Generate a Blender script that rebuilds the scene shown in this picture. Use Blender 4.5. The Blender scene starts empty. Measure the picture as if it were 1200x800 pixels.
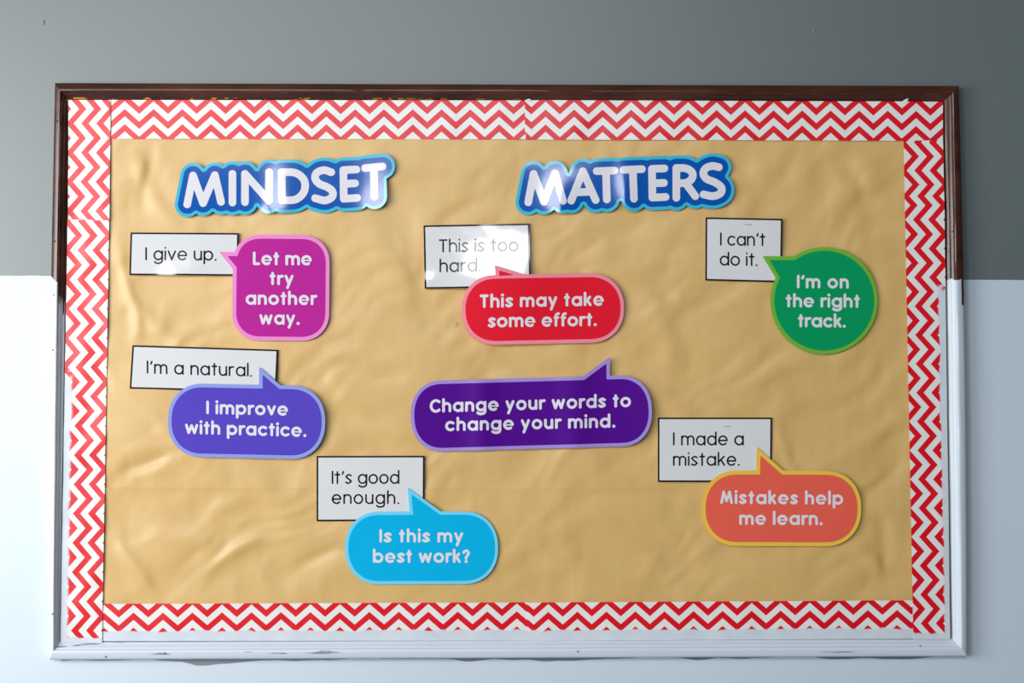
import bpy, math, random
import numpy as np
from mathutils import Matrix, Vector, noise

random.seed(4)
scene = bpy.context.scene
COL = scene.collection

# ------------------------------------------------------------------ camera
ZC = 1.45                                   # height of the board's centre above the floor (m)
FPX = 1200 * 50 / 36                        # 50 mm lens on a 36 mm sensor, 1200 px wide
CAM = np.array([-0.04486, -2.58333, ZC - 0.04673])
YAW, PITCH, ROLL = 0.0189359, 0.0377362, -0.0011108
_f = np.array([math.sin(YAW) * math.cos(PITCH), math.cos(YAW) * math.cos(PITCH), math.sin(PITCH)])
_r0 = np.array([math.cos(YAW), -math.sin(YAW), 0.0])
_u0 = np.cross(_r0, _f)
_r = _r0 * math.cos(ROLL) + _u0 * math.sin(ROLL)
_u = _u0 * math.cos(ROLL) - _r0 * math.sin(ROLL)
cd = bpy.data.cameras.new('camera')
cd.lens = 50
cd.sensor_width = 36
co = bpy.data.objects.new('camera', cd)
COL.objects.link(co)
co.matrix_world = Matrix(((_r[0], _u[0], -_f[0], CAM[0]), (_r[1], _u[1], -_f[1], CAM[1]),
                          (_r[2], _u[2], -_f[2], CAM[2]), (0, 0, 0, 1)))
scene.camera = co

# ------------------------------------------------------------------ light
world = bpy.data.worlds.new('world')
scene.world = world
world.use_nodes = True
bg = world.node_tree.nodes['Background']
# a dim room: brighter on the window side (left), dark towards the back of the room
wn, wl = world.node_tree.nodes, world.node_tree.links
_tc = wn.new('ShaderNodeTexCoord')
_dot = wn.new('ShaderNodeVectorMath')
_dot.operation = 'DOT_PRODUCT'
_dot.inputs[1].default_value = (-0.93, 0.30, -0.2)
wl.new(_tc.outputs['Generated'], _dot.inputs[0])
_mr = wn.new('ShaderNodeMapRange')
_mr.interpolation_type = 'SMOOTHSTEP'
_mr.inputs[1].default_value, _mr.inputs[2].default_value = -0.5, 0.9
_mr.inputs[3].default_value, _mr.inputs[4].default_value = 0.06, 0.50
wl.new(_dot.outputs['Value'], _mr.inputs[0])
wl.new(_mr.outputs[0], bg.inputs[1])
bg.inputs[0].default_value = (0.74, 0.90, 1.0, 1)


def area(name, loc, target, sx, sy, power, color):
    l = bpy.data.lights.new(name, 'AREA')
    l.shape = 'RECTANGLE'
    l.size, l.size_y = sx, sy
    l.energy = power
    l.color = color
    o = bpy.data.objects.new(name, l)
    COL.objects.link(o)
    o.location = loc
    o.rotation_euler = (Vector(target) - Vector(loc)).to_track_quat('-Z', 'Y').to_euler()
    return o


area('side_window_daylight', (-2.55, -1.9, ZC + 0.1), (-0.2, 0, ZC - 0.1), 1.5, 1.6, 72, (1.0, 0.985, 0.96))
area('rear_sheen_light', (-3.0, -5.0, ZC + 0.55), (-0.2, 0, ZC), 1.2, 2.1, 92, (0.97, 0.985, 1.0))  # added lamp, not a known window: sheen at left and glints on laminate
area('high_glare_light', (-0.8, -5.0, ZC + 1.70), (0, 0, ZC), 2.8, 0.7, 66, (0.95, 0.98, 1.0))  # unseen lamp added high behind the camera for glare on buckled laminate

scene.view_settings.view_transform = 'Standard'
scene.view_settings.look = 'None'
scene.view_settings.exposure = 0.0
scene.view_settings.gamma = 1.0
scene.view_settings.use_curve_mapping = False


# ------------------------------------------------------------------ helpers
def lin(r, g, b):
    return tuple((c / 12.92 if c <= 0.04045 else ((c + 0.055) / 1.055) ** 2.4) for c in (r / 255, g / 255, b / 255)) + (1.0,)


def P(px, py, d):
    """World point on the vertical plane d metres in front of the wall, seen at a photo pixel."""
    px = np.asarray(px, float)
    py = np.asarray(py, float)
    dx = (px - 600) / FPX
    dy = (400 - py) / FPX
    v = _f + dx[..., None] * _r + dy[..., None] * _u
    t = (-d - CAM[1]) / v[..., 1]
    return CAM + t[..., None] * v


class M:
    """Small node-material builder."""

    def __init__(s, name, rough=0.5, coat=0.0, coat_rough=0.1, spec=0.5):
        s.m = bpy.data.materials.new(name)
        s.m.use_nodes = True
        s.t = s.m.node_tree
        s.b = s.t.nodes['Principled BSDF']
        s.b.inputs['Roughness'].default_value = rough
        s.b.inputs['Coat Weight'].default_value = coat
        s.b.inputs['Coat Roughness'].default_value = coat_rough
        s.b.inputs['Specular IOR Level'].default_value = spec

    def n(s, kind, **kw):
        nd = s.t.nodes.new(kind)
        for k, v in kw.items():
            setattr(nd, k, v)
        return nd

    def put(s, sock, v):
        if hasattr(v, 'is_output'):
            s.t.links.new(v, sock)
        else:
            sock.default_value = v

    def math(s, op, a, b=0.0, c=0.0):
        nd = s.n('ShaderNodeMath', operation=op)
        for i, v in enumerate((a, b, c)):
            s.put(nd.inputs[i], v)
        return nd.outputs[0]

    def mix(s, f, a, b):
        nd = s.n('ShaderNodeMix', data_type='RGBA')
        s.put(nd.inputs['Factor'], f)
        s.put(nd.inputs['A'], a)
        s.put(nd.inputs['B'], b)
        return nd.outputs['Result']

    def pos(s):
        g = s.n('ShaderNodeNewGeometry')
        x = s.n('ShaderNodeSeparateXYZ')
        s.t.links.new(g.outputs['Position'], x.inputs[0])
        return g.outputs['Position'], x.outputs[0], x.outputs[1], x.outputs[2]

    def noise(s, vec, scale, detail=3, stretch=None, rough=0.5):
        if stretch:
            mp = s.n('ShaderNodeVectorMath', operation='MULTIPLY')
            s.put(mp.inputs[0], vec)
            mp.inputs[1].default_value = stretch
            vec = mp.outputs[0]
        nd = s.n('ShaderNodeTexNoise')
        s.put(nd.inputs['Vector'], vec)
        nd.inputs['Scale'].default_value = scale
        nd.inputs['Detail'].default_value = detail
        nd.inputs['Roughness'].default_value = rough
        return nd.outputs[0]

    def ramp(s, v, lo, hi):
        nd = s.n('ShaderNodeMapRange')
        s.put(nd.inputs[0], v)
        s.put(nd.inputs[1], lo)
        s.put(nd.inputs[2], hi)
        return nd.outputs[0]

    def color(s, v):
        s.put(s.b.inputs['Base Color'], v)
        return s

    def bump(s, h, strength, dist):
        nd = s.n('ShaderNodeBump')
        nd.inputs['Strength'].default_value = strength
        nd.inputs['Distance'].default_value = dist
        s.put(nd.inputs['Height'], h)
        s.put(s.b.inputs['Normal'], nd.outputs[0])


def thing(name, label, cat, center, group=None):
    o = bpy.data.objects.new(name, None)
    o.empty_display_size = 0.02
    COL.objects.link(o)
    o.location = center
    o['label'] = label
    o['category'] = cat
    if group:
        o['group'] = group
    return o


def tag(o, label, cat, group=None):
    o['label'] = label
    o['category'] = cat
    if group:
        o['group'] = group
    return o


def mesh_obj(name, verts, faces, mat, parent=None, origin=None, smooth=True, uvs=None, smooth_faces=None):
    """verts in world space; made local to the parent (an unrotated Empty chain) or to an origin."""
    verts = np.asarray(verts, float)
    base = np.zeros(3)
    p = parent
    while p is not None:
        base += np.array(p.location)
        p = p.parent
    if origin is not None:
        loc = np.asarray(origin, float) - base
    else:
        loc = np.zeros(3)
    me = bpy.data.meshes.new(name)
    me.from_pydata((verts - base - loc).tolist(), [], [list(f) for f in faces])
    if smooth_faces is not None:
        fl = np.zeros(len(me.polygons), bool)
        fl[:smooth_faces] = True
        me.polygons.foreach_set('use_smooth', fl)
    elif smooth:
        me.polygons.foreach_set('use_smooth', [True] * len(me.polygons))
    if uvs is not None:
        uv = me.uv_layers.new(name='uv')
        li = np.zeros(len(me.loops), int)
        me.loops.foreach_get('vertex_index', li)
        uv.data.foreach_set('uv', np.asarray(uvs, float)[li].ravel())
    me.materials.append(mat)
    me.update()
    o = bpy.data.objects.new(name, me)
    COL.objects.link(o)
    o.parent = parent
    o.location = loc
    return o


def thick(verts, faces, t):
    """Give a front-facing sheet (normals to -y) a back and side walls t metres deep."""
    verts = np.asarray(verts, float)
    n = len(verts)
    edges = {}
    for f in faces:
        k = len(f)
        for i in range(k):
            a, b = f[i], f[(i + 1) % k]
            if (b, a) in edges:
                del edges[(b, a)]
            else:
                edges[(a, b)] = 1
    off = np.array([0, t, 0])
    back = verts + off
    nf = len(faces)
    F = [tuple(f) for f in faces] + [tuple(i + n for i in reversed(f)) for f in faces]
    bv = sorted({i for e in edges for i in e})
    m1 = {v: 2 * n + i for i, v in enumerate(bv)}
    m2 = {v: 2 * n + len(bv) + i for i, v in enumerate(bv)}
    V = np.vstack([verts, back, verts[bv], back[bv]])
    for a, b in edges:
        F.append((m1[a], m2[a], m2[b], m1[b]))
    return V, F, nf


def contour(sdf, x0, y0, x1, y1, cell):
    """Filled region sdf<0 (photo pixel units) as a mesh; returns 2-D verts and faces."""
    nx = int((x1 - x0) / cell) + 2
    ny = int((y1 - y0) / cell) + 2
    xs = x0 + np.arange(nx) * cell
    ys = y0 + np.arange(ny) * cell
    X, Y = np.meshgrid(xs, ys)
    F = sdf(X, Y)
    F = np.where(np.abs(F) < 1e-6, 1e-6, F)
    ins = F < 0
    verts, vid = [], {}

    def node(j, i):
        k = (j, i)
        if k not in vid:
            vid[k] = len(verts)
            verts.append((xs[i], ys[j]))
        return vid[k]

    def cut(j, i, j2, i2):
        k = (min((j, i), (j2, i2)), max((j, i), (j2, i2)))
        if k not in vid:
            a, b = F[j, i], F[j2, i2]
            t = a / (a - b)
            vid[k] = len(verts)
            verts.append((xs[i] + (xs[i2] - xs[i]) * t, ys[j] + (ys[j2] - ys[j]) * t))
        return vid[k]

    faces = []
    cnt = ins[:-1, :-1].astype(int) + ins[1:, :-1] + ins[:-1, 1:] + ins[1:, 1:]
    for j, i in zip(*np.nonzero(cnt)):
        c = [(j + 1, i), (j + 1, i + 1), (j, i + 1), (j, i)]       # counter-clockwise as seen on screen
        if cnt[j, i] == 4:
            faces.append(tuple(node(*q) for q in c))
            continue
        poly = []
        for k in range(4):
            a, b = c[k], c[(k + 1) % 4]
            if ins[a]:
                poly.append(node(*a))
            if ins[a] != ins[b]:
                poly.append(cut(*a, *b))
        if len(poly) >= 3:
            faces.append(tuple(poly))
    return np.array(verts).reshape(-1, 2), faces


def seg_sdf(lines):
    """Distance to a set of polylines (list of Nx2 arrays)."""
    A = np.vstack([l[:-1] for l in lines])
    B = np.vstack([l[1:] for l in lines])

    def f(X, Y):
        out = np.full(X.shape, 1e9)
        for (ax, ay), (bx, by) in zip(A, B):
            dx, dy = bx - ax, by - ay
            l2 = dx * dx + dy * dy
            t = np.clip(((X - ax) * dx + (Y - ay) * dy) / l2, 0, 1) if l2 > 1e-12 else 0
            out = np.minimum(out, np.hypot(X - ax - t * dx, Y - ay - t * dy))
        return out
    return f


def poly_sdf(pts):
    pts = np.asarray(pts, float)

    def f(X, Y):
        d = np.full(X.shape, 1e9)
        inside = np.zeros(X.shape, bool)
        n = len(pts)
        for i in range(n):
            ax, ay = pts[i]
            bx, by = pts[(i + 1) % n]
            dx, dy = bx - ax, by - ay
            t = np.clip(((X - ax) * dx + (Y - ay) * dy) / (dx * dx + dy * dy), 0, 1)
            d = np.minimum(d, np.hypot(X - ax - t * dx, Y - ay - t * dy))
            c = (ay > Y) != (by > Y)
            with np.errstate(divide='ignore', invalid='ignore'):
                xi = ax + (Y - ay) * dx / (dy if dy else 1e-9)
            inside ^= c & (X < xi)
        return np.where(inside, -d, d)
    return f


def catmull(pts, n=8):
    p = np.asarray(pts, float)
    q = np.vstack([2 * p[0] - p[1], p, 2 * p[-1] - p[-2]])
    out = []
    for i in range(len(p) - 1):
        a, b, c, d = q[i:i + 4]
        for k in range(n):
            t = k / n
            out.append(0.5 * (2 * b + (c - a) * t + (2 * a - 5 * b + 4 * c - d) * t * t + (3 * b - a - 3 * c + d) * t ** 3))
    out.append(p[-1])
    return np.array(out)


def arc(cx, cy, rx, ry, a0, a1, n=16):
    a = np.radians(np.linspace(a0, a1, n))
    return np.stack([cx + rx * np.cos(a), cy + ry * np.sin(a)], 1)


# ------------------------------------------------------------------ rounded stroke lettering
XH, ASC, DESC = 0.765, 1.06, -0.28


def glyph(ch, w):
    """Centre lines of one rounded letter (cap height 1, baseline 0), advance, [(dot x, y, r)]"""
    h = w / 2
    L = lambda *a: np.array(a, float).reshape(-1, 2)
    T = XH - h
    D = DESC + h
    rb = XH / 2 - h
    mid = XH / 2
    cw = 0.72 + 0.7 * (w - 0.11)              # bowl letter width
    cx = cw / 2
    rx = cx - h
    full = arc(cx, mid, rx, rb, 0, 360, 28)
    if ch in 'adq':
        return [full, L(cw - h, (ASC - h) if ch == 'd' else T, cw - h, h)], cw, []
    if ch == 'g':
        return [full, L(cw - h, T, cw - h, 0.0), arc(cx, 0.0, rx, -D, 0, -150)], cw, []
    if ch in 'bp':
        return [full, L(h, (ASC - h) if ch == 'b' else T, h, h if ch == 'b' else D)], cw, []
    if ch == 'o':
        return [full], cw, []
    if ch == 'c':
        return [arc(cx, mid, rx, rb, 48, 312, 24)], cw * 0.9, []
    if ch == 'e':
        return [arc(cx, mid, rx, rb, 0, 318 if w < 0.15 else 306, 28)], cw, [('bar', h, mid - 0.005, cw - h, h if w < 0.15 else h * 0.52)]
    if ch in 'nh':
        nw = 0.62 + 0.6 * (w - 0.11)
        r = nw / 2 - h
        return [L(h, (ASC - h) if ch == 'h' else T, h, h),
                np.vstack([arc(nw / 2, T - r, r, r, 180, 0), L(nw - h, h)])], nw, []
    if ch == 'm':
        nw = 1.0 + 0.9 * (w - 0.11)
        c = nw / 2
        r = (c - h) / 2
        return [L(h, T, h, h), np.vstack([arc(h + r, T - r, r, r, 180, 0), L(c, h)]),
                np.vstack([arc(c + r, T - r, r, r, 180, 0), L(nw - h, h)])], nw, []
    if ch == 'u':
        nw = 0.62 + 0.6 * (w - 0.11)
        r = nw / 2 - h
        return [L(nw - h, T, nw - h, h), np.vstack([L(h, T), arc(nw / 2, h + r, r, r, 180, 360)])], nw, []
    if ch == 'r':
        return [L(h, T, h, h), arc(h + 0.25, T - 0.25, 0.25, 0.25, 180, 80, 10)], 0.42, []
    if ch == 'i':
        return [L(h, T, h, h)], 2 * h, [(h, 0.99 - h * 0.6, h * 1.12)]
    if ch == 'l':
        return [L(h, ASC - h, h, h)], 2 * h, []
    if ch == 's':
        sw = 0.50 + 0.6 * (w - 0.11)
        return [catmull([(sw - h * 0.9, T - 0.07), (sw * 0.55, T), (h + 0.01, XH * 0.73), (sw * 0.5, XH * 0.5),
                         (sw - h, XH * 0.27), (sw * 0.45, h), (h * 0.8, h + 0.07)])], sw, []
    if ch == 't':
        return [L(0.22, 0.97 - h, 0.22, h), L(h, T, 0.44 - h, T)], 0.44, []
    if ch == 'f':
        return [np.vstack([L(0.18, h, 0.18, ASC - h - 0.16), arc(0.18 + 0.17, ASC - h - 0.17, 0.17, 0.17, 180, 85, 8)]),
                L(h, T, 0.42 - h, T)], 0.42, []
    if ch == 'v':
        c = 0.31 + 0.1 * w
        return [L(h, T, c, h, 2 * c - h, T)], 2 * c, []
    if ch == 'y':
        c = 0.31 + 0.1 * w
        a = (c - h) / (T - h)
        return [L(h, T, c, h), L(2 * c - h, T, c - a * (h - D), D)], 2 * c, []
    if ch == 'w':
        c = 0.95 + 0.3 * (w - 0.1)
        return [L(h, T, c * 0.28, h, c / 2, T - 0.03, c * 0.72, h, c - h, T)], c, []
    if ch == 'k':
        c = 0.56 + 0.3 * (w - 0.1)
        return [L(h, ASC - h, h, h), L(c - h - 0.04, T, h, 0.28), L(0.27, 0.42, c - h, h)], c, []
    if ch == 'I':
        return [L(h, 1 - h, h, h)], 2 * h, []
    if ch == 'L':
        return [L(h, 1 - h, h, h, 0.54 - h, h)], 0.54, []
    if ch == 'T':
        return [L(h, 1 - h, 0.66 - h, 1 - h), L(0.33, 1 - h, 0.33, h)], 0.66, []
    if ch == 'C':
        return [arc(0.46, 0.5, 0.46 - h, 0.5 - h, 48, 312, 26)], 0.80, []
    if ch == 'M':
        return [L(h, h, 0.15 + h, 1 - h, 0.47, 0.14 + h, 0.79 - h, 1 - h, 0.94 - h, h)], 0.94, []
    if ch == '?':
        return [np.vstack([arc(0.28, 0.72, 0.28 - h, 0.28 - h, 165, -50, 16), L(0.28, 0.42, 0.28, 0.33)])], 0.56, [(0.28, h, h * 1.12)]
    if ch == "'":
        return [L(0.15, 0.99 - h, 0.08, 0.76)], 0.2, []
    if ch == '.':
        return [], h * 2.4, [(h * 1.2, h * 1.1, h * 1.15)]
    raise KeyError(ch)


def text_mesh(text, xa, xb, ya, yb, cap, w, cell):
    """Letters fitted between photo columns xa..xb, baseline ya..yb; returns 2-D verts, faces."""
    SP = 0.27
    tot = (xb - xa) / cap
    gl = [None if c == ' ' else glyph(c, w) for c in text]
    adv = sum(SP if g is None else g[1] for g in gl)
    ngap = sum(1 for a, b in zip(text[:-1], text[1:]))
    gap = (tot - adv) / ngap
    sx = 1.0
    lo, hi = (0.09, 0.20) if w < 0.16 else (0.03, 0.13)
    if gap < lo or gap > hi:
        gap = min(max(gap, lo), hi)
        sx = tot / (adv + gap * ngap)
    ang = (yb - ya) / (xb - xa)
    V, F = [], []
    x = 0.0
    print('TEXT', text, 'gap %.3f sx %.3f' % (gap, sx))
    for c, g in zip(text, gl):
        if g is None:
            x += SP + gap
            continue
        lines, a, dots = g
        rad = w / 2 * cap

        def tr(p):
            X = xa + (x + p[:, 0]) * sx * cap
            return np.stack([X, ya + (X - xa) * ang - p[:, 1] * cap], 1)
        fs = []
        pts = []
        if lines:
            ls = [tr(l) for l in lines]
            fs.append((seg_sdf(ls), rad))
            pts += ls
        for dt in dots:
            if dt[0] == 'bar':
                _, b0, by, b1, dr = dt
                q = tr(np.array([[b0, by], [b1, by]]))
            else:
                dx, dy, dr = dt
                q = tr(np.array([[dx, dy], [dx, dy]]))
            fs.append((seg_sdf([q]), dr * cap))
            pts.append(q)
        allp = np.vstack(pts)
        m = rad * 1.5 + 1
        v, f = contour(lambda X, Y: np.min([s(X, Y) - r for s, r in fs], axis=0),
                       allp[:, 0].min() - m, allp[:, 1].min() - m, allp[:, 0].max() + m, allp[:, 1].max() + m, cell)
        n = sum(len(q) for q in V)
        V.append(v)
        F += [tuple(i + n for i in q) for q in f]
        x += a + gap
    return np.vstack(V), F


def lift(v2, d, hf, layer):
    """2-D photo-plane verts to the sheet at d metres from the wall, bent by hf (metres), printed layer above."""
    W = P(v2[:, 0], v2[:, 1], d)
    W[:, 1] = -(d + hf(v2[:, 0], v2[:, 1]) + layer)
    return W


def gauss(x, y, cx, cy, sx, sy, ang=0.0):
    c, s = math.cos(math.radians(ang)), math.sin(math.radians(ang))
    u = (x - cx) * c + (y - cy) * s
    v = -(x - cx) * s + (y - cy) * c
    return np.exp(-(u / sx) ** 2 - (v / sy) ** 2)


def vnoise(x, y, sx, sy, seed, ang=0.0, octs=1):
    c, s = math.cos(math.radians(ang)), math.sin(math.radians(ang))
    x = np.asarray(x, float)
    y = np.asarray(y, float)
    u = (x * c + y * s) / sx
    v = (-x * s + y * c) / sy
    out = np.empty(x.size)
    uf, vf = u.ravel(), v.ravel()
    for i in range(x.size):
        if octs == 1:
            out[i] = noise.noise((uf[i], vf[i], seed))
        else:
            out[i] = noise.fractal((uf[i], vf[i], seed), 0.9, 2.1, octs)
    return out.reshape(x.shape)


# ------------------------------------------------------------------ materials
KNOTS = dict(lo=P(np.array(0.), np.array(323.), 0.0), hi=P(np.array(1200.), np.array(328.), 0.0))
SPLIT_SLOPE = (KNOTS['hi'][2] - KNOTS['lo'][2]) / (KNOTS['hi'][0] - KNOTS['lo'][0])
SPLIT_Z0 = KNOTS['lo'][2] - SPLIT_SLOPE * KNOTS['lo'][0]


def wall_material():
    m = M('two_tone_wall_paint', rough=0.40, spec=1.0)
    pos, x, y, z = m.pos()
    n1 = m.noise(pos, 26, 3)
    edge = m.math('ADD', m.math('MULTIPLY_ADD', x, SPLIT_SLOPE, SPLIT_Z0), m.math('MULTIPLY', m.math('SUBTRACT', n1, 0.5), 0.003))
    up = m.math('GREATER_THAN', z, edge)
    big = m.noise(pos, 1.4, 2)
    grey = m.mix(m.ramp(big, 0.3, 0.7), lin(91, 102, 104), lin(95, 106, 108))
    white = m.mix(m.ramp(m.noise(pos, 2.0, 2), 0.3, 0.7), lin(195, 208, 219), lin(199, 211, 222))
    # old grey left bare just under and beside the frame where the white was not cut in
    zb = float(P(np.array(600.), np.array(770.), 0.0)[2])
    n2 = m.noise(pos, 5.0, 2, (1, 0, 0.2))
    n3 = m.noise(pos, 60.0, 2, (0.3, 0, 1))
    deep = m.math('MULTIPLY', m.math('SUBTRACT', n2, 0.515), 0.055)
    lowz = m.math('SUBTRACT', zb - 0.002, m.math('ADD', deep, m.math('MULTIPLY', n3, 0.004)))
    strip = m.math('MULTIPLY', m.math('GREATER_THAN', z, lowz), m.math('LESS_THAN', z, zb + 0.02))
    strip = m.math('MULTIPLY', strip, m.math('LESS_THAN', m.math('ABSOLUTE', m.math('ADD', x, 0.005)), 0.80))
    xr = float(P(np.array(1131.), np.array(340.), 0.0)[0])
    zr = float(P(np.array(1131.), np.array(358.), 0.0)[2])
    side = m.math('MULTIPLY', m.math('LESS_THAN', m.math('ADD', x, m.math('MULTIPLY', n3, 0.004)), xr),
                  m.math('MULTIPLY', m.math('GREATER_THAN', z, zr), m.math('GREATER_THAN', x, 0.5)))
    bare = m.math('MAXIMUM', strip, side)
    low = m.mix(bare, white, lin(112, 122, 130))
    m.color(m.mix(up, low, grey))
    m.put(m.b.inputs['Roughness'], m.math('MULTIPLY_ADD', up, -0.04, 0.48))
    m.bump(m.noise(pos, 240, 2), 0.12, 0.0006)
    return m.m


def kraft_material():
    m = M('brown_kraft_paper', rough=0.40, spec=0.6)
    pos, x, y, z = m.pos()
    fib = m.noise(pos, 60, 4, (1, 1, 0.22))
    fine = m.noise(pos, 260, 3)
    c = m.mix(m.ramp(fib, 0.25, 0.75), lin(208, 169, 104), lin(213, 175, 111))
    m.color(m.mix(m.math('MULTIPLY', m.ramp(fine, 0.35, 0.8), 0.25), c, lin(197, 157, 92)))
    m.bump(m.noise(pos, 130, 3), 0.15, 0.0006)
    return m.m


def frame_material():
    m = M('brown_varnish_with_white_overpaint', rough=0.24, spec=0.6)
    pos, x, y, z = m.pos()
    grain = m.noise(pos, 30, 3, (0.25, 1, 1))
    wood = m.mix(m.ramp(grain, 0.3, 0.75), lin(50, 24, 15), lin(86, 47, 33))
    # yellow rubbed patches along the inner lip at the upper left
    ym = m.math('MULTIPLY', m.math('GREATER_THAN', m.noise(pos, 85, 4, (0.6, 1, 1)), 0.56), m.math('GREATER_THAN', y, -0.0155))
    ym = m.math('MULTIPLY', m.math('MULTIPLY', ym, m.ramp(x, 0.15, -0.55)), m.math('GREATER_THAN', z, float(P(np.array(90.), np.array(119.), 0.013)[2])))
    wood = m.mix(m.math('MULTIPLY', ym, 0.8), wood, lin(206, 140, 40))
    zl = float(P(np.array(62.), np.array(327.), 0.026)[2])
    ragged = m.noise(pos, 90, 3, (1, 1, 0.12))
    # the brush left the inward slope (left rail) and the outer flank (right rail) brown further down
    xl = float(P(np.array(60.), np.array(400.), 0.010)[0]) + 0.0150
    xr = float(P(np.array(1127.5), np.array(400.), 0.010)[0]) - 0.0050
    inl = m.math('MULTIPLY', m.math('GREATER_THAN', x, xl), m.math('LESS_THAN', x, 0))
    runl = m.math('MULTIPLY', inl, m.math('MULTIPLY_ADD', m.noise(pos, 300, 3, (1, 1, 0.02)), -0.16, 0.045))
    runr = m.math('MULTIPLY', m.math('GREATER_THAN', x, xr), -0.046)
    lim = m.math('ADD', m.math('ADD', zl, m.math('ADD', runl, runr)), m.math('MULTIPLY', m.math('SUBTRACT', ragged, 0.5), 0.028))
    white = m.math('LESS_THAN', z, lim)
    drag = m.math('GREATER_THAN', m.noise(pos, 120, 4, (1, 1, 0.06)), m.ramp(z, zl - 0.22, zl + 0.02))
    wear = m.math('MULTIPLY', m.math('MULTIPLY', inl, m.math('SUBTRACT', 1.0, drag)), m.math('GREATER_THAN', m.noise(pos, 50, 3, (1, 1, 0.1)), 0.56))
    scuff = m.math('MULTIPLY', m.math('LESS_THAN', z, float(P(np.array(90.), np.array(750.), 0.013)[2])), m.math('GREATER_THAN', m.noise(pos, 42, 4, (0.12, 1, 1.6)), 0.66))
    wcol = m.mix(scuff, lin(206, 216, 227), lin(140, 148, 160))
    wcol = m.mix(m.math('MULTIPLY', wear, 0.55), wcol, lin(96, 92, 96))
    m.color(m.mix(white, wood, wcol))
    m.put(m.b.inputs['Roughness'], m.math('MULTIPLY_ADD', white, 0.18, 0.24))
    m.bump(m.noise(pos, 90, 3, (0.2, 1, 0.2)), 0.15, 0.001)
    return m.m


def chevron_material(name, u0, period, v0, sgn, vp, up, soft=1.5, uend=None):
    """Red zig-zags on white; (u, v) in millimetre-like strip units held in the UV map. Past vp (once u > up) smeared with wall paint."""
    m = M(name, rough=0.33, spec=0.5)
    uv = m.n('ShaderNodeUVMap', uv_map='uv')
    sp = m.n('ShaderNodeSeparateXYZ')
    m.t.links.new(uv.outputs[0], sp.inputs[0])
    u, v = sp.outputs[0], sp.outputs[1]
    half = period / 2
    tri = m.math('DIVIDE', m.math('PINGPONG', m.math('ADD', u, 40 * period - u0), half), half)
    t = m.math('FRACT', m.math('DIVIDE', m.math('SUBTRACT', m.math('SUBTRACT', v, m.math('MULTIPLY', tri, sgn * 14.9)), v0 - 40 * 17.6), 17.6))
    red = m.math('LESS_THAN', t, 0.485)
    col = m.mix(red, lin(226, 225, 223), lin(216, 8, 30))
    if vp is not None:
        n1 = m.noise(uv.outputs[0], 0.045, 2, (1, 0.15, 1))
        n2 = m.noise(uv.outputs[0], 0.3, 3, (0.6, 0.5, 1))
        e = m.math('ADD', vp, m.math('ADD', m.math('MULTIPLY', m.math('SUBTRACT', n1, 0.5), 6.0), m.math('MULTIPLY', m.math('SUBTRACT', n2, 0.5), 2.0)))
        k = m.math('MULTIPLY', m.ramp(v, e, m.math('ADD', e, soft)), m.ramp(m.math('ADD', u, m.math('MULTIPLY', m.math('SUBTRACT', n2, 0.5), 40.0)), up - 4, up + 4))
        if uend:
            ue = m.math('ADD', uend, m.math('MULTIPLY', m.math('SUBTRACT', n2, 0.5), 6.0))
            k = m.math('MAXIMUM', k, m.ramp(u, ue, m.math('ADD', ue, 1.5)))
        thin = m.ramp(m.noise(uv.outputs[0], 0.12, 3, (0.5, 1.5, 1)), 0.25, 0.5)
        k = m.math('MULTIPLY', k, m.math('MULTIPLY_ADD', thin, 0.1, 0.89))
        col = m.mix(k, col, lin(203, 212, 222))
    m.color(col)
    return m.m


def laminate(name, rgb, coat=1.0):
    m = M(name, rough=0.45, coat=coat, coat_rough=0.10, spec=0.0)
    m.b.inputs['Coat IOR'].default_value = 1.65
    m.color(lin(*rgb))
    pos, x, y, z = m.pos()
    m.bump(m.noise(pos, 22, 2), 0.08, 0.002)
    return m.m


# ------------------------------------------------------------------ wall
V, F = [], []
wx0, wx1, wz0, wz1 = -3.2, 3.2, 0.0, 2.9
V = [(wx0, 0, wz0), (wx1, 0, wz0), (wx1, 0, wz1), (wx0, 0, wz1), (wx0, .12, wz0), (wx1, .12, wz0), (wx1, .12, wz1), (wx0, .12, wz1)]
F = [(0, 1, 2, 3), (5, 4, 7, 6), (1, 5, 6, 2), (4, 0, 3, 7), (3, 2, 6, 7), (4, 5, 1, 0)]
wall = mesh_obj('wall_back', V, F, wall_material(), smooth=False)
wall['kind'] = 'structure'

# ------------------------------------------------------------------ bulletin board frame
DF = 0.027
outer = [P(np.array(float(a)), np.array(float(b)), 0.010) for a, b in ((65.5, 97.5), (1122.5, 101), (1132, 768.5), (59.5, 772.5))]
inner = [P(np.array(float(a)), np.array(float(b)), 0.012) for a, b in ((80.5, 117), (1106, 119), (1115.5, 748), (70.5, 752))]
board = thing('bulletin_board', 'wide framed bulletin board with dark brown frame painted white below', 'bulletin board',
              P(np.array(598.), np.array(435.), 0.0))
fm = frame_material()
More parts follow.
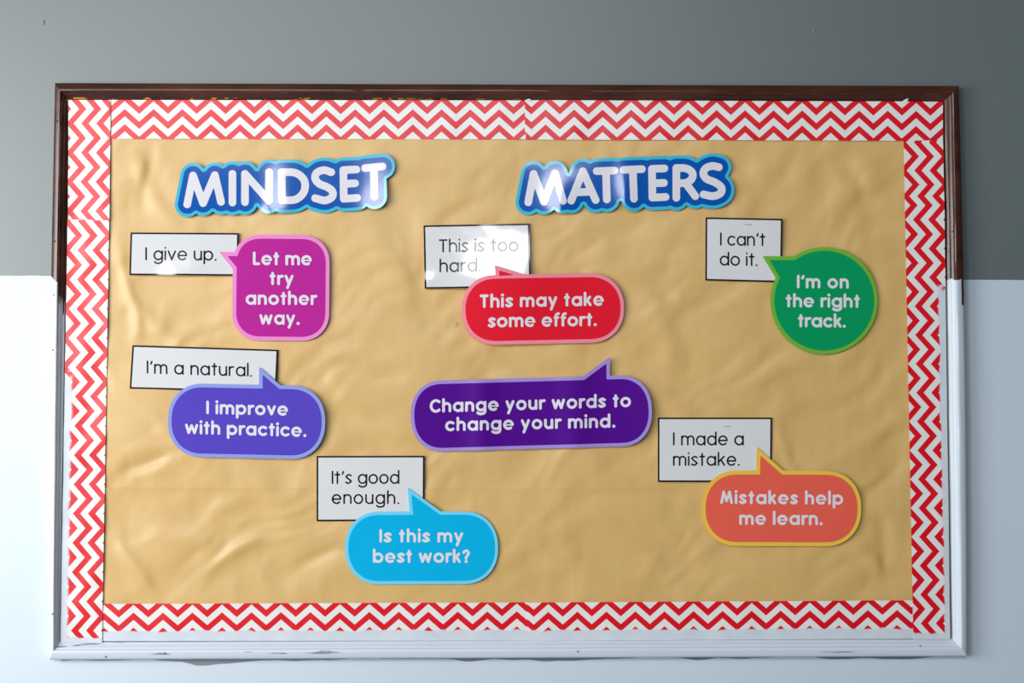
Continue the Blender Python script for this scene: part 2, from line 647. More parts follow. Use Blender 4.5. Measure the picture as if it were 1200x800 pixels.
# across (0 outer .. 1 inner), height above the wall
prof = [(0.0, 0.0), (0.0, 0.0100), (0.03, 0.0165), (0.06, 0.0203), (0.10, 0.0227), (0.16, 0.0240), (0.24, 0.0250), (0.34, 0.0260), (0.44, 0.0268), (0.52, 0.0271), (0.58, 0.0264), (0.62, 0.0248),
        (0.645, 0.0222), (0.68, 0.0216), (0.73, 0.0206), (0.78, 0.0188), (0.83, 0.0168), (0.88, 0.0152), (0.93, 0.0146), (0.97, 0.0138), (1.0, 0.0118), (1.0, 0.0)]
for i in range(4):
    a, b = i, (i + 1) % 4
    V, F = [], []
    N = 60
    rail_seed = i * 7.3
    for k in range(N + 1):
        s = k / N
        bow = {1: 0.0042, 3: -0.0042}.get(i, 0.0) * math.sin(math.pi * s)      # the old side rails bow outwards a little
        po = outer[a] * (1 - s) + outer[b] * s + np.array([bow, 0, 0])
        pi_ = inner[a] * (1 - s) + inner[b] * s
        for j, (t, d) in enumerate(prof):
            p = po * (1 - t) + pi_ * t
            wob = 0.0004 * noise.noise((s * 9, j * 0.4, rail_seed)) if 0 < k < N and 0 < j < len(prof) - 1 else 0
            V.append((p[0], -(d + wob), p[2]))
    m = len(prof)
    for k in range(N):
        for j in range(m - 1):
            F.append((k * m + j, k * m + j + 1, (k + 1) * m + j + 1, (k + 1) * m + j))
    F.append(tuple(range(m - 1, -1, -1)))
    F.append(tuple(N * m + j for j in range(m)))
    mid = (outer[a] + outer[b]) / 2
    rail = mesh_obj('frame_rail', V, F, fm, parent=board, origin=(mid[0], 0, mid[2]))
    if i == 0:
        rail['label'] = 'dark brown varnished top rail'
    if i == 2:
        rail['label'] = 'bottom rail overpainted white'
    # smooth only gently curved parts
    rail.data.polygons.foreach_set('use_smooth', [True] * len(rail.data.polygons))
    rail.data.set_sharp_from_angle(angle=math.radians(32))
    nails = {3: [(67.3, 142, .0225), (64.3, 282.5, .0210), (63.0, 345.5, .0210), (62.3, 410, .0210), (61.5, 719, .0200)], 1: [(1116.5, 271, .0262)],
             2: [(1078.5, 757, .0205), (677, 763, .0262), (193, 765, .0262), (124, 769, .0250)], 0: [(593, 102, .0235)]}.get(i, [])
    nm = bpy.data.materials.get('dark_nail_head') or M('dark_nail_head', rough=0.5).color(lin(40, 30, 30)).m
    for (nx_, ny_, nd_) in nails:
        for _ in range(4):                                   # seat the nail on the moulding's surface
            q = P(np.array(float(nx_)), np.array(float(ny_)), nd_)
            ax_ = 2 if i in (1, 3) else 0
            s_ = (q[ax_] - outer[a][ax_]) / (outer[b][ax_] - outer[a][ax_])
            bow = {1: 0.0042, 3: -0.0042}.get(i, 0.0) * math.sin(math.pi * s_)
            po = outer[a] * (1 - s_) + outer[b] * s_ + np.array([bow, 0, 0])
            pi_ = inner[a] * (1 - s_) + inner[b] * s_
            cx_ = 2 - ax_
            t_ = min(max((q[cx_] - po[cx_]) / (pi_[cx_] - po[cx_]), 0.05), 0.98)
            nd_ = float(np.interp(t_, [p_[0] for p_ in prof[1:-1]], [p_[1] for p_ in prof[1:-1]]))
        vv, ff = [], []
        for r_, dd in ((0.0013, 0.0), (0.0013, 0.0024), (0.0007, 0.0031)):
            for t in range(8):
                an = t * math.pi / 4
                vv.append((q[0] + r_ * math.cos(an), -(nd_ - 0.0010) - dd, q[2] + r_ * math.sin(an)))
        for r_ in range(2):
            for t in range(8):
                ff.append((r_ * 8 + t, r_ * 8 + (t + 1) % 8, r_ * 8 + 8 + (t + 1) % 8, r_ * 8 + 8 + t))
        ff.append(tuple(range(16, 24)))
        mesh_obj('nail_head', vv, ff, nm, parent=rail, origin=(q[0], -(nd_ - 0.0010), q[2]))
# cork backing inside the frame
ck = M('cork_backing', rough=0.9)
cpos, _, _, _ = ck.pos()
ck.color(ck.mix(ck.noise(cpos, 300, 3), lin(150, 108, 66), lin(190, 146, 98)))
bx0, bx1 = inner[3][0] - 0.004, inner[1][0] + 0.006
bz0, bz1 = inner[2][2] - 0.004, inner[0][2] + 0.006
bx0, bx1 = outer[3][0] + 0.012, outer[2][0] - 0.012
V = [(x, y, z) for y in (-0.0075, -0.001) for x, z in ((bx0, bz0), (bx1, bz0), (bx1, bz1), (bx0, bz1))]
mesh_obj('cork_panel', V, [(0, 1, 2, 3), (7, 6, 5, 4), (0, 4, 5, 1), (1, 5, 6, 2), (2, 6, 7, 3), (3, 7, 4, 0)], ck.m, parent=board,
         origin=(0, 0, ZC), smooth=False)


# ------------------------------------------------------------------ kraft paper
def crease(x, y, x0, y0, x1, y1, wid, amp):
    """A soft fold running between two photo points."""
    dx, dy = x1 - x0, y1 - y0
    l = math.hypot(dx, dy)
    t = ((x - x0) * dx + (y - y0) * dy) / l
    s = ((x - x0) * -dy + (y - y0) * dx) / l
    env = np.clip(np.minimum(t, l - t) / (0.35 * l), 0, 1)
    env = env * env * (3 - 2 * env)
    return amp * env * np.exp(-(s / wid) ** 2)


FOLDS = [(150, 168, 205, 260, 12, 1.5), (185, 165, 175, 250, 10, -1.2), (140, 260, 160, 420, 9, 1.3), (128, 330, 230, 420, 12, 1.4),
         (125, 470, 260, 400, 10, 1.1), (128, 560, 200, 520, 9, -1.2), (130, 420, 190, 500, 8, 1.2),
         (380, 330, 560, 480, 20, 1.3), (430, 250, 500, 460, 22, 1.2), (330, 400, 470, 560, 18, -1.1), (560, 170, 480, 300, 18, 1.0),
         (560, 410, 680, 440, 12, -1.0), (640, 380, 760, 430, 14, 1.3), (720, 290, 800, 470, 20, 1.2), (760, 170, 720, 340, 20, -1.1),
         (880, 170, 960, 230, 16, 1.6), (930, 170, 900, 260, 16, -1.4), (960, 240, 1050, 210, 14, 1.5), (985, 180, 1055, 290, 16, -1.2),
         (840, 470, 1060, 380, 14, 1.5), (900, 520, 1062, 420, 12, -1.4), (930, 560, 1062, 470, 12, 1.6), (905, 490, 960, 560, 12, 1.3),
         (1000, 590, 1060, 520, 10, -1.2), (740, 440, 830, 500, 16, 1.1), (600, 560, 770, 500, 14, 1.0), (640, 545, 760, 480, 10, -1.0),
         (140, 620, 190, 690, 10, 1.4), (150, 600, 260, 660, 14, 1.1), (220, 700, 340, 620, 12, 1.2), (330, 690, 420, 640, 12, -1.1),
         (600, 640, 780, 700, 16, 1.2), (620, 690, 700, 640, 12, 1.0), (730, 600, 860, 690, 16, -1.0), (980, 640, 1060, 690, 14, 1.3),
         (1030, 590, 1045, 700, 12, -1.4), (560, 600, 640, 640, 14, 1.0), (300, 560, 380, 660, 14, 0.9)]


def kraft_h(x, y):
    wx = x + 30 * vnoise(x, y, 90, 90, 12.1)
    wy = y + 30 * vnoise(x, y, 90, 90, 15.7)
    h = 3.2 * vnoise(wx, wy, 150, 110, 1.7, 20, 3) + 3.2 * vnoise(wx, wy, 84, 42, 5.2, -28, 2) + 0.8 * vnoise(wx, wy, 26, 50, 8.8, 30, 2)
    for f in FOLDS:
        h = h + 2.6 * crease(wx, wy, f[0], f[1], f[2], f[3], f[4] * 0.8, f[5])
    edge = np.minimum.reduce([x - 70, 1116 - x, y - 112, 756 - y]) / 80.0
    return 0.001 * (3.6 * np.tanh(h / 4.2) - 0.6) * np.clip(edge, 0.1, 1)


def sheet(name, label, quad, d, mat, cat, hf, nx, ny, t=0.0003, uvs=None, group=None):
    """Bilinear sheet between four photo corners TL, TR, BR, BL."""
    q = np.asarray(quad, float)
    s, r = np.meshgrid(np.linspace(0, 1, nx + 1), np.linspace(0, 1, ny + 1))
    s, r = s.ravel()[:, None], r.ravel()[:, None]
    v2 = (1 - r) * ((1 - s) * q[0] + s * q[1]) + r * ((1 - s) * q[3] + s * q[2])
    W = lift(v2, d, hf, 0.0)
    F = []
    for j in range(ny):
        for i in range(nx):
            a = j * (nx + 1) + i
            F.append((a + nx + 1, a + nx + 2, a + 1, a))
    UV = None
    if uvs == 'H':                                   # u along, v down from the top edge
        UV = np.stack([v2[:, 0], v2[:, 1] - ((1 - s) * q[0] + s * q[1])[:, 1]], 1)
    elif uvs == 'L':                                 # u down, v left from the right edge
        UV = np.stack([v2[:, 1], ((1 - r) * q[1] + r * q[2])[:, 0] - v2[:, 0]], 1)
    elif uvs == 'R':
        UV = np.stack([v2[:, 1], v2[:, 0] - ((1 - r) * q[0] + r * q[3])[:, 0]], 1)
    V3, F3, nf = thick(W, F, t)
    if UV is not None:
        e = len(V3) - 2 * len(W)
        m1 = UV
        bv = []
        # side-wall vertices repeat the border ones in sorted order
        border = sorted({i for i in range(len(W)) if (i % (nx + 1) in (0, nx)) or (i // (nx + 1) in (0, ny))})
        UV = np.vstack([m1, m1, m1[border], m1[border]])
    c = P(q[:, 0].mean(), q[:, 1].mean(), d)
    o = mesh_obj(name, V3, F3, mat, origin=c, uvs=UV, smooth_faces=nf)
    if label:
        tag(o, label, cat, group)
    return o


km = kraft_material()
sheet('kraft_paper', 'large brown kraft paper sheet covering the upper part of the board behind both title words',
      ((82, 119), (1104, 120.5), (1109, 588), (74, 584)), 0.0125, km, 'paper', kraft_h, 380, 170)
sheet('kraft_paper', 'shallow brown kraft paper sheet covering the lower quarter of the board below the seam',
      ((74, 571), (1109, 575.5), (1113, 745), (73, 749)), 0.0129, km, 'paper',
      lambda x, y: np.minimum(kraft_h(x, y) + 0.0013 * np.exp(-np.maximum(y - 571 - 0.0043 * (x - 74), 0) / 8), 0.0028), 380, 90)

# ------------------------------------------------------------------ chevron border strips


def strip_h(seed, amp=1.2):
    def f(x, y):
        return 0.001 * amp * (vnoise(x, y, 60, 60, seed, 0, 2) + 0.5 * vnoise(x, y, 22, 22, seed + 3))
    return f


DS = 0.0147
sheet('border_strip', 'red and white zigzag border strip along the top edge, left of the centre join',
      ((129, 117), (616, 117.6), (616, 163.2), (130, 162.5)), DS, chevron_material('chevron_top_left', 146.2, 33.75, 10.6, 1, None, 0), 'border strip',
      strip_h(1), 160, 14, uvs='H')
sheet('border_strip', 'red and white zigzag border strip along the top edge, right of the centre join',
      ((615, 117.2), (1105, 119), (1105, 165), (615, 163.4)), DS + 0.0009, chevron_material('chevron_top_right', 639.4, 33.4, 10.9, 1, None, 0), 'border strip',
      strip_h(2), 160, 14, uvs='H')
sheet('border_strip', 'red and white zigzag border strip along the bottom edge, left of the centre join',
      ((119.5, 707.3), (618.7, 705.6), (618.7, 750.5), (119.5, 751)), DS, chevron_material('chevron_bottom_left', 156.5, 34.55, 10.4, 1, 31.5, -99), 'border strip',
      strip_h(3), 160, 14, uvs='H')
sheet('border_strip', 'red and white zigzag border strip along the bottom edge, right of the centre join',
      ((617.8, 705.8), (1071, 703.2), (1072, 748), (617.8, 751)), DS + 0.0009, chevron_material('chevron_bottom_right', 642.5, 34.05, 11.0, 1, 32.0, -99), 'border strip',
      strip_h(4), 150, 14, uvs='H')
sheet('border_strip', 'short red and white zigzag border strip at the upper left corner above the side join',
      ((80, 117), (129.7, 117), (128.2, 258), (79.5, 258)), DS + 0.0016, chevron_material('chevron_left_upper', 127.5, 34.2, 10.8, 1, None, 0), 'border strip',
      strip_h(5, 1.6), 14, 50, uvs='L')
sheet('border_strip', 'long red and white zigzag border strip down the left side below the join',
      ((79, 257.3), (128, 257.3), (119.6, 753), (71, 753)), DS + 0.0010, chevron_material('chevron_left_lower', 276.0, 34.27, 13.2, 1, 39.5, 440, 3.0, 746), 'border strip',
      strip_h(6, 1.6), 14, 160, uvs='L')
sheet('border_strip', 'short red and white zigzag border strip at the upper right corner beside the brown frame',
      ((1059, 164.5), (1105, 164.5), (1106.5, 233), (1060.2, 233)), DS + 0.0017, chevron_material('chevron_right_upper', 183.2, 33.0, 9.2, -1, None, 0), 'border strip',
      strip_h(7), 14, 26, uvs='R')
sheet('border_strip', 'long red and white zigzag border strip down the right side, white paint smeared along it',
      ((1060.2, 230.3), (1106.5, 230.3), (1113.5, 749), (1070.3, 749)), DS + 0.0024, chevron_material('chevron_right_lower', 240.5, 33.77, 6.4, -1, 36.5, 336, 1.5, 741), 'border strip',
      strip_h(8), 14, 160, uvs='R')

# ------------------------------------------------------------------ cards
def TOOHARD(x, y):
    # the right half of this card buckles forward over the bubble's tail
    return 11.0 * gauss(x, y, 590, 352, 72, 58) + 0.22 * vnoise(x, y, 18, 14, 9.3, 35)


white_card = laminate('white_laminated_card', (216, 217, 220))
ink_black = laminate('black_print', (24, 18, 24))
ink_white = laminate('white_print', (221, 218, 226))
THIN, BOLD = 0.122, 0.2


def flat(x, y):
    return np.zeros_like(np.asarray(x, float))


def lettering(root, lines, cap, w, mat, d, hf, layer, cell):
    for txt, xa, xb, ya, yb in lines:
        v2, F = text_mesh(txt, xa, xb, ya, yb, cap, w, cell)
        W = lift(v2, d, hf, layer)
        mesh_obj('text_line', W, F, mat, parent=root, origin=W.mean(0))


def card(label, quad, lines, d=0.0160, hf=flat):
    q = np.asarray(quad, float)
    c = P(q[:, 0].mean(), q[:, 1].mean(), d)
    root = thing('phrase_card', label, 'card', c, 'white phrase cards on the board')

    def grid(nx, ny, fs, fr):
        s, r = np.meshgrid(fs(np.linspace(0, 1, nx + 1)), fr(np.linspace(0, 1, ny + 1)))
        s, r = s.ravel()[:, None], r.ravel()[:, None]
        v2 = (1 - r) * ((1 - s) * q[0] + s * q[1]) + r * ((1 - s) * q[3] + s * q[2])
        F = [(j * (nx + 1) + i + nx + 1, j * (nx + 1) + i + nx + 2, j * (nx + 1) + i + 1, j * (nx + 1) + i) for j in range(ny) for i in range(nx)]
        return v2, F
    wpx = np.linalg.norm(q[1] - q[0])
    hpx = np.linalg.norm(q[3] - q[0])
    nx, ny = int(wpx / 2), int(hpx / 2)
    v2, F = grid(nx, ny, lambda a: a, lambda a: a)
    V3, F3, nf = thick(lift(v2, d, hf, 0.0), F, 0.0006)
    mesh_obj('card_sheet', V3, F3, white_card, parent=root, origin=c, smooth_faces=nf)
    # printed black border: four strips joined as one ring
    bw = 1.9
    VV, FF = [], []
    for side in range(4):
        bs, br = bw / wpx, bw / hpx
        if side == 0:
            v, f = grid(nx, 1, lambda a: a, lambda a: a * br)
        elif side == 1:
            v, f = grid(nx, 1, lambda a: a, lambda a: 1 - br + a * br)
        elif side == 2:
            v, f = grid(1, ny, lambda a: a * bs, lambda a: br + a * (1 - 2 * br))
        else:
            v, f = grid(1, ny, lambda a: 1 - bs + a * bs, lambda a: br + a * (1 - 2 * br))
        n = sum(len(z) for z in VV)
        VV.append(v)
        FF += [tuple(k + n for k in g) for g in f]
    W = lift(np.vstack(VV), d, hf, 0.00025)
    mesh_obj('card_border', W, FF, ink_black, parent=root, origin=c)
    lettering(root, lines, 15.5, THIN, ink_black, d, hf, 0.00025, 0.34)
    return root


def bend(*terms):
    """Sum of gentle warps given in millimetres."""
    def f(x, y):
        h = np.zeros_like(np.asarray(x, float))
        for t in terms:
            h = h + t(x, y)
        return 0.001 * h
    return f


def bump_at(cx, cy, sx, sy, amp, ang=0):
    return lambda x, y: amp * gauss(x, y, cx, cy, sx, sy, ang)


def ripple(seed, amp, sx=40, sy=40, ang=0):
    return lambda x, y: amp * vnoise(x, y, sx, sy, seed, ang)


card('white card reading I give up', ((153, 272.3), (279.8, 273), (278.7, 323.1), (151.5, 322.2)),
     [('I give up.', 170.3, 253.8, 305.0, 305.4)], hf=bend(ripple(3.1, 0.4), bump_at(216, 330, 26, 30, 3.6)))
card("white card reading I'm a natural", ((155.2, 404.3), (325.9, 409.7), (323.7, 459.4), (151.9, 455.2)),
     [("I'm a natural.", 171.9, 295.4, 437.7, 441.4)], hf=bend(ripple(4.1, 0.4)))
card("white card reading It's good enough", ((371, 534.1), (497.5, 533.9), (497.1, 610), (371, 610.5)),
     [("It's good", 388.7, 468, 566.9, 566.9), ('enough.', 388.7, 467.8, 590.5, 590.5)], hf=bend(ripple(5.1, 0.4)))
card('white card reading This is too hard', ((496.3, 264.1), (620.4, 261.9), (621.9, 336.7), (497.8, 338.4)),
     [('This is too', 514.2, 607.4, 295.9, 294.9), ('hard.', 515.1, 563.4, 319.3, 318.5)],
     hf=bend(ripple(6.1, 0.5), TOOHARD, bump_at(500, 334, 12, 12, 1.6)))
card("white card reading I can't do it", ((826.9, 254.6), (916.9, 256.4), (915.8, 330.7), (826.4, 328.5)),
     [("I can't", 843.8, 896.7, 287.7, 288.4), ('do it.', 843.3, 887.7, 311.1, 311.8)], hf=bend(ripple(7.1, 0.4)))
card('white card reading I made a mistake', ((770.8, 489.1), (904.7, 489.1), (904.1, 564.5), (770.8, 564.5)),
     [('I made a', 788.6, 871.6, 521.8, 521.8), ('mistake.', 788.6, 866.8, 545.7, 545.7)], hf=bend(ripple(8.1, 0.4)))


# ------------------------------------------------------------------ speech bubbles
def bubble(label, pts, tail, edge_w, edge_rgb, fill_rgb, lines, r, d=0.0185, hf=flat, cap=15.8, circle=None):
    """pts: body corners TL, TR, BR, BL of the outer edge (photo px); tail: tip, base a, base b."""
    if circle:
        cx, cy, cr = circle
        body = lambda X, Y: np.hypot(X - cx, Y - cy) - cr
        box = (cx - cr, cy - cr, cx + cr, cy + cr)
        cen = np.array([cx, cy])
    else:
        q = np.asarray(pts, float)
        cen = q.mean(0)
        ex = ((q[1] - q[0]) + (q[2] - q[3])) / 4
        ey = ((q[3] - q[0]) + (q[2] - q[1])) / 4
        hx, hy = np.linalg.norm(ex), np.linalg.norm(ey)
        ux = ex / hx
        uy = np.array([-ux[1], ux[0]])
        rx, ry = r if isinstance(r, tuple) else (r, r)

        def ring():
            out = []
            for sx, sy, a0 in ((1, 1, 0), (-1, 1, 90), (-1, -1, 180), (1, -1, 270)):
                for a in np.linspace(a0, a0 + 90, 14):
                    c_, s_ = math.cos(math.radians(a)), math.sin(math.radians(a))
                    e = 2 / 2.15                         # very slightly squarer than an ellipse
                    px_ = sx * (hx - rx) + rx * math.copysign(abs(c_) ** e, c_)
                    py_ = sy * (hy - ry) + ry * math.copysign(abs(s_) ** e, s_)
                    out.append(cen + ux * px_ + uy * py_)
            o2 = [out[0]]
            for p in out[1:]:
                if np.linalg.norm(p - o2[-1]) > 1e-3:
                    o2.append(p)
            return o2
        body = poly_sdf(ring())
        box = (q[:, 0].min(), q[:, 1].min(), q[:, 0].max(), q[:, 1].max())
    tip, ba, bb = [np.asarray(t, float) for t in tail]
    deep = 0.35                                          # run the tail well inside the body
    ba2 = ba + (ba - tip) * deep
    bb2 = bb + (bb - tip) * deep
    tl = poly_sdf([tip, ba2, bb2])
    sdf = lambda X, Y: np.minimum(body(X, Y), tl(X, Y))
    x0, y0 = min(box[0], tip[0]) - 3, min(box[1], tip[1]) - 3
    x1, y1 = max(box[2], tip[0]) + 3, max(box[3], tip[1]) + 3
    c = P(cen[0], cen[1], d)
    root = thing('speech_bubble_cutout', label, 'speech bubble', c, 'coloured speech bubbles on the board')
    em = laminate('bubble_edge', edge_rgb)
    pm = laminate('bubble_fill', fill_rgb)
    v2, F = contour(sdf, x0, y0, x1, y1, 1.0)
    V3, F3, nf = thick(lift(v2, d, hf, 0.0), F, 0.0008)
    mesh_obj('outline_sheet', V3, F3, em, parent=root, origin=c, smooth_faces=nf)
    v2, F = contour(lambda X, Y: sdf(X, Y) + edge_w, x0, y0, x1, y1, 1.0)
    mesh_obj('color_panel', lift(v2, d, hf, 0.0003), F, pm, parent=root, origin=c)
    lettering(root, lines, cap, BOLD, ink_white, d, hf, 0.0006, 0.36)
    return root


bubble('magenta square speech bubble reading Let me try another way', ((273, 274.6), (386.5, 275.6), (385.5, 399.6), (272, 398.4)),
       ((256.5, 295.0), (284, 295.6), (277.5, 320.5)), 4.6, (232, 140, 202), (182, 36, 148),
       [('Let me', 296.4, 365.4, 310.5, 311), ('try', 316, 344, 333.9, 334.1), ('another', 288, 370.8, 357, 357.5), ('way.', 304, 351.3, 380.2, 380.6)],
       (33, 33), hf=bend(ripple(1.3, 0.5)))
bubble('violet blue speech bubble reading I improve with practice', ((197.5, 448.6), (382, 452.4), (380.5, 538.4), (196, 534.8)),
       ((303.6, 429.8), (303.6, 452.4), (329.5, 451.8)), 4.3, (140, 154, 220), (84, 66, 186),
       [('I improve', 241.8, 337.6, 485, 487.1), ('with practice.', 216.9, 359.3, 508.3, 512)], (40, 42),
       hf=bend(ripple(2.3, 0.5), bump_at(430, 470, 90, 200, 3.5)))
bubble('cyan blue speech bubble reading Is this my best work', ((404.5, 599.6), (584, 598.8), (583.5, 684.2), (404.3, 684.4)),
       ((477.4, 571), (480.3, 600.8), (517.5, 599.6)), 3.8, (112, 208, 240), (0, 174, 226),
       [('Is this my', 444.6, 542.8, 635.5, 635.5), ('best work?', 437, 550.7, 659.3, 659.3)], (40, 42), hf=bend(ripple(3.3, 0.4)))
bubble('bright red speech bubble reading This may take some effort', ((540.6, 323.6), (730.6, 319.4), (732, 400.8), (541.8, 404.6)),
       ((579.8, 311.3), (580.9, 324), (614, 321.6)), 4.3, (240, 138, 156), (226, 26, 48),
       [('This may take', 562.3, 707.5, 361.3, 358.2), ('some effort.', 572, 699.3, 384, 382)], (40, 40),
       hf=bend(ripple(4.3, 0.5), lambda x, y: 10.0 * gauss(x, np.maximum(y, 352), 590, 352, 72, 58)))
bubble("green round speech bubble reading I'm on the right track", None,
       ((893.6, 300), (936, 300.4), (910.0, 327)), 4.4, (112, 176, 58), (0, 150, 90),
       [("I'm on", 933.8, 994.6, 337.7, 338.1), ('the right', 920.7, 1007.6, 360, 360.6), ('track.', 934.9, 991.2, 383.3, 383.9)], 63,
       circle=(965.8, 352.2, 62.8), hf=bend(ripple(5.3, 0.4)))
bubble('dark purple speech bubble reading Change your words to change your mind', ((480.4, 446.6), (762.6, 439.0), (764.8, 521.8), (482.4, 529.8)),
       ((714.6, 417.8), (714.6, 441), (682, 441.8)), 4.1, (160, 140, 212), (80, 6, 138),
       [('Change your words to', 503.6, 739.2, 483.6, 476.8), ('change your mind.', 521.7, 721.1, 505.2, 500.9)], (36, 40),
       hf=bend(ripple(6.3, 0.4), bump_at(565, 485, 16, 300, 4.2), bump_at(674, 480, 20, 300, 4.6), bump_at(790, 480, 50, 300, 6.0)))
bubble('coral orange speech bubble with yellow edge reading Mistakes help me learn', ((822, 551), (1009, 551.6), (1009.5, 640), (822.4, 639.4)),
       ((886.6, 523.6), (886.2, 552), (919, 552)), 4.6, (236, 192, 74), (232, 96, 78),
       [('Mistakes help', 844, 988, 590.3, 591.3), ('me learn.', 866.2, 964.1, 614.8, 615.2)], (42, 43), hf=bend(ripple(7.3, 0.4)))

# ------------------------------------------------------------------ title words


def title(label, ox, oy, letters, hf, filler=(), d=0.0185):
    S = 290 / 1200.0
    LET = [[np.asarray(l, float) * S + (ox, oy) for l in ls] for ls in letters]
    allp = np.vstack([l for ls in LET for l in ls])
    x0, y0 = allp.min(0) - 20
    x1, y1 = allp.max(0) + 20
    cen = (x0 + x1) / 2, (y0 + y1) / 2
    c = P(cen[0], cen[1], d)
    root = thing('title_word_cutout', label, 'title word', c, 'title words across the top')
    f = seg_sdf([l for ls in LET for l in ls] + [np.asarray(l, float) * S + (ox, oy) for l in filler])
    v2, F = contour(lambda X, Y: f(X, Y) - 61 * S, x0, y0, x1, y1, 0.8)
    V3, F3, nf = thick(lift(v2, d, hf, 0.0), F, 0.0008)
    mesh_obj('outline_sheet', V3, F3, title_cyan, parent=root, origin=c, smooth_faces=nf)
    eset = {}
    for fc in F:
        for i in range(len(fc)):
            a_, b_ = fc[i], fc[(i + 1) % len(fc)]
            if (b_, a_) in eset:
                del eset[(b_, a_)]
            else:
                eset[(a_, b_)] = 1
    rim = seg_sdf([v2[[a_, b_]] for a_, b_ in eset])
    v2, F = contour(lambda X, Y: np.maximum(15.5 * S - rim(X, Y), f(X, Y) - 50 * S * 1.4 + 0 * X), x0, y0, x1, y1, 0.8)
    mesh_obj('blue_panel', lift(v2, d, hf, 0.0003), F, title_blue, parent=root, origin=c)
    for ls in LET:
        g = seg_sdf(ls)
        p = np.vstack(ls)
        a, b = p.min(0) - 6, p.max(0) + 6
        v2, F = contour(lambda X, Y: g(X, Y) - 18.5 * S, a[0], a[1], b[0], b[1], 0.45)
        W = lift(v2, d, hf, 0.0006)
        mesh_obj('letter', W, F, ink_white, parent=root, origin=W.mean(0))
    return root


title_cyan = laminate('title_cyan_outline', (58, 180, 212))
title_blue = laminate('title_royal_blue', (0, 82, 170))
ln = lambda *a: np.array(a, float).reshape(-1, 2)


def bowl(x0, y0, x1, cy, y2, x3, y3):
    """Half-round from (x0,y0) across to x1 and back to (x3,y3)."""
    return catmull([(x0, y0), ((x0 + x1) / 2 + (x1 - x0) * .06, y0 + (cy - y0) * .04), (x1 - (x1 - x0) * .1, y0 + (cy - y0) * .45), (x1, cy),
                    (x1 - (x1 - x0) * .1, y2 - (y2 - cy) * .45), ((x3 + x1) / 2 + (x1 - x3) * .06, y2 - (y2 - cy) * .04), (x3, y3)], 6)


MINDSET = [
    [ln(122, 308, 150, 168, 199, 302, 256, 166, 286, 296)],
    [ln(341, 160, 341, 299)],
    [ln(402, 297, 402, 160, 519, 292, 519, 152)],
    [ln(580, 152, 582, 290), bowl(580, 152, 694, 217, 288, 582, 289)],
    [catmull([(820, 152), (784, 142), (750, 155), (742, 182), (762, 208), (800, 224), (826, 245), (824, 272), (790, 289), (742, 278)], 6)],
    [ln(942, 139, 879, 142, 881, 281, 946, 277), ln(880, 209, 936, 206)],
    [ln(984, 132, 1069, 125), ln(1027, 129, 1030, 271)]]
MATTERS = [
    [ln(120, 298, 146, 160, 196, 296, 250, 158, 288, 292)],
    [ln(328, 291, 385, 147, 447, 287), ln(352, 250, 424, 247)],
    [ln(452, 147, 537, 144), ln(497, 146, 501, 284)],
    [ln(582, 141, 671, 137), ln(627, 140, 632, 281)],
    [ln(780, 134, 720, 136, 722, 275, 786, 272), ln(721, 206, 778, 204)],
    [ln(838, 276, 838, 132), bowl(838, 132, 918, 167, 205, 840, 206), ln(884, 206, 930, 268)],
    [catmull([(1044, 128), (1012, 122), (980, 134), (969, 160), (986, 185), (1026, 202), (1056, 226), (1052, 254), (1016, 268), (970, 260)], 6)]]
title('royal blue laminated title word MINDSET with cyan outline', 190, 165, MINDSET,
      bend(ripple(1.9, 0.4), bump_at(323, 262, 17, 44, 4.4), bump_at(440, 262, 24, 40, 3.6), lambda x, y: 3.5 * np.clip((x - 415) / 46, 0, 1) ** 2))
title('royal blue laminated title word MATTERS with cyan outline', 590, 165, MATTERS,
      bend(ripple(2.9, 0.4), bump_at(654, 262, 24, 44, 5.0), bump_at(733, 250, 15, 42, 3.2)),
      filler=(ln(505, 235, 630, 232), ln(480, 170, 640, 165)))

# ------------------------------------------------------------------ small details
steel = M('steel_wire', rough=0.3).color(lin(168, 170, 174)).m
steel.node_tree.nodes['Principled BSDF'].inputs['Metallic'].default_value = 0.8
rust = M('dull_brown_wire', rough=0.5).color(lin(92, 66, 34)).m


def tube(path, r, n=8):
    V, F = [], []
    path = [Vector(p) for p in path]
    for k, p in enumerate(path):
        t = (path[min(k + 1, len(path) - 1)] - path[max(k - 1, 0)]).normalized()
        a = t.cross(Vector((0.3, 0.8, 0.52))).normalized()
        b = t.cross(a)
        for i in range(n):
            an = 2 * math.pi * i / n
            V.append(tuple(p + a * (r * math.cos(an)) + b * (r * math.sin(an))))
    for k in range(len(path) - 1):
        for i in range(n):
            F.append((k * n + i, k * n + (i + 1) % n, (k + 1) * n + (i + 1) % n, (k + 1) * n + i))
    F.append(tuple(range(n - 1, -1, -1)))
    F.append(tuple((len(path) - 1) * n + i for i in range(n)))
    return V, F


def staple(px, py, length, ang, d, mat, label):
    c = P(np.array(float(px)), np.array(float(py)), d)
    L = length * 0.00155 / 2
    dx, dz = math.cos(math.radians(ang)) * L, math.sin(math.radians(ang)) * L
    x, y, z = c[0], -d, c[2]
    pts = [(x - dx, y + 0.0006, z - dz), (x - dx, y - 0.0002, z - dz), (x - dx * .93, y - 0.0006, z - dz * .93), (x, y - 0.0007, z),
           (x + dx * .93, y - 0.0006, z + dz * .93), (x + dx, y - 0.0002, z + dz), (x + dx, y + 0.0006, z + dz)]
    V, F = tube(pts, 0.00038)
    tag(mesh_obj('staple', V, F, mat, origin=c), label, 'staple', 'staples in the board')


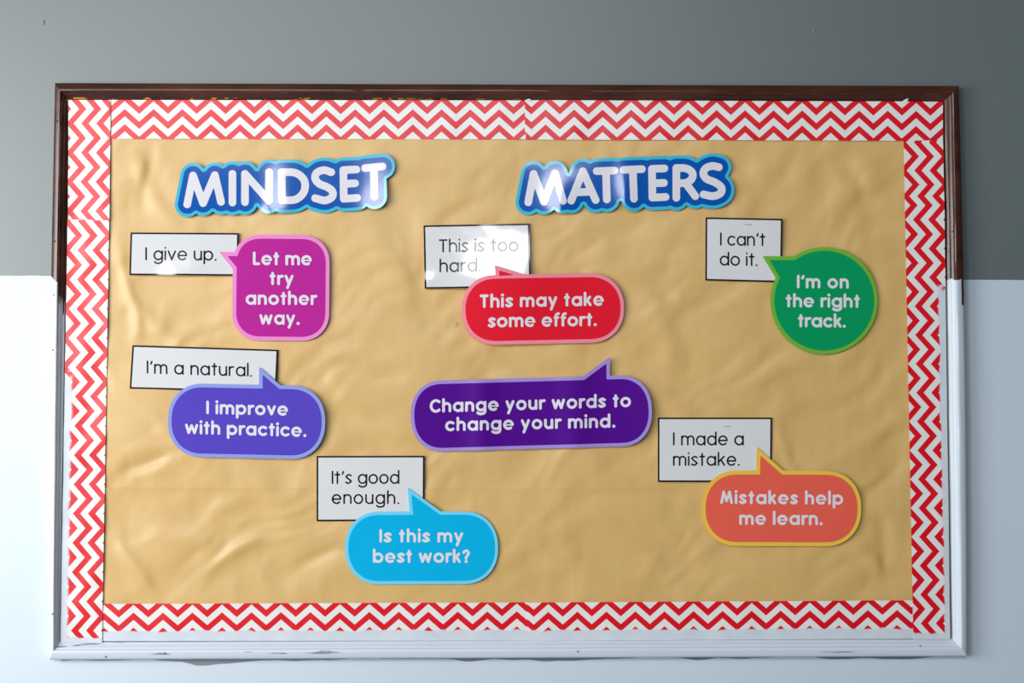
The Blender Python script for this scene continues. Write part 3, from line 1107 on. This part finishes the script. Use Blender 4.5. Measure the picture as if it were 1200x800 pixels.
staple(876.5, 263.2, 8, -1, 0.0163, steel, "steel staple in the top of the card reading I can't do it")
staple(852, 499.6, 8, 0, 0.0163, steel, 'steel staple in the top of the card reading I made a mistake')
staple(755.9, 484.2, 8, 90, 0.0207, steel, 'upright staple at the right end of the dark purple speech bubble')
staple(534.9, 380.2, 5, 84, 0.0142, rust, 'dark tiny staple in the kraft paper left of the red speech bubble')


def strip_named(label_part):
    return next(o for o in COL.objects if label_part in str(o.get('label', '')))


scrap = M('torn_white_paper', rough=0.6).color(lin(222, 222, 228)).m
for lab, pts in (('top edge, right of the centre join', ((1056.0, 119.6), (1060.0, 116.9), (1064.3, 115.3), (1062.6, 119.8))),
                 ('top edge, left of the centre join', ((615.2, 118.4), (617.6, 116.4), (620.6, 115.8), (623.4, 118.2)))):
    st = strip_named(lab)
    q = np.array([P(np.array(a), np.array(b), 0.0166) for a, b in pts])
    q[:, 1] -= np.array([0, 0.0008, 0.002, 0.0003])
    V3, F3, nf = thick(q, [(0, 3, 2, 1)], 0.0004)
    mesh_obj('torn_tab', V3, F3, scrap, parent=st, origin=q.mean(0), smooth=False)

wall_grey = M('grey_paint_blob', rough=0.36).color(lin(115, 124, 125)).m
for px, py, w, h, lab in ((51.5, 26.5, 2.6, 7, 'tiny raised paint drip high on the grey wall at the left'),
                          (954, 36, 2.4, 5, 'tiny raised paint drip on the dark grey wall above the right end of the board')):
    c = P(np.array(px), np.array(py), 0.0)
    V, F = [], []
    R_, K = 5, 12
    for r_ in range(R_):
        f_ = math.cos(r_ / (R_ - 1) * math.pi / 2)
        for k in range(K):
            a = 2 * math.pi * k / K
            zz = math.sin(a) * h * 0.00078 * f_
            taper = 0.6 + 0.4 * math.sin(a)
            V.append((c[0] + math.cos(a) * w * 0.00078 * f_ * taper, -0.0016 * math.sin(r_ / (R_ - 1) * math.pi / 2), c[2] + zz))
    for r_ in range(R_ - 1):
        for k in range(K):
            F.append((r_ * K + k, r_ * K + (k + 1) % K, (r_ + 1) * K + (k + 1) % K, (r_ + 1) * K + k))
    tag(mesh_obj('paint_drip', V, F, wall_grey, origin=c), lab, 'paint drip', 'paint drips on the grey wall')
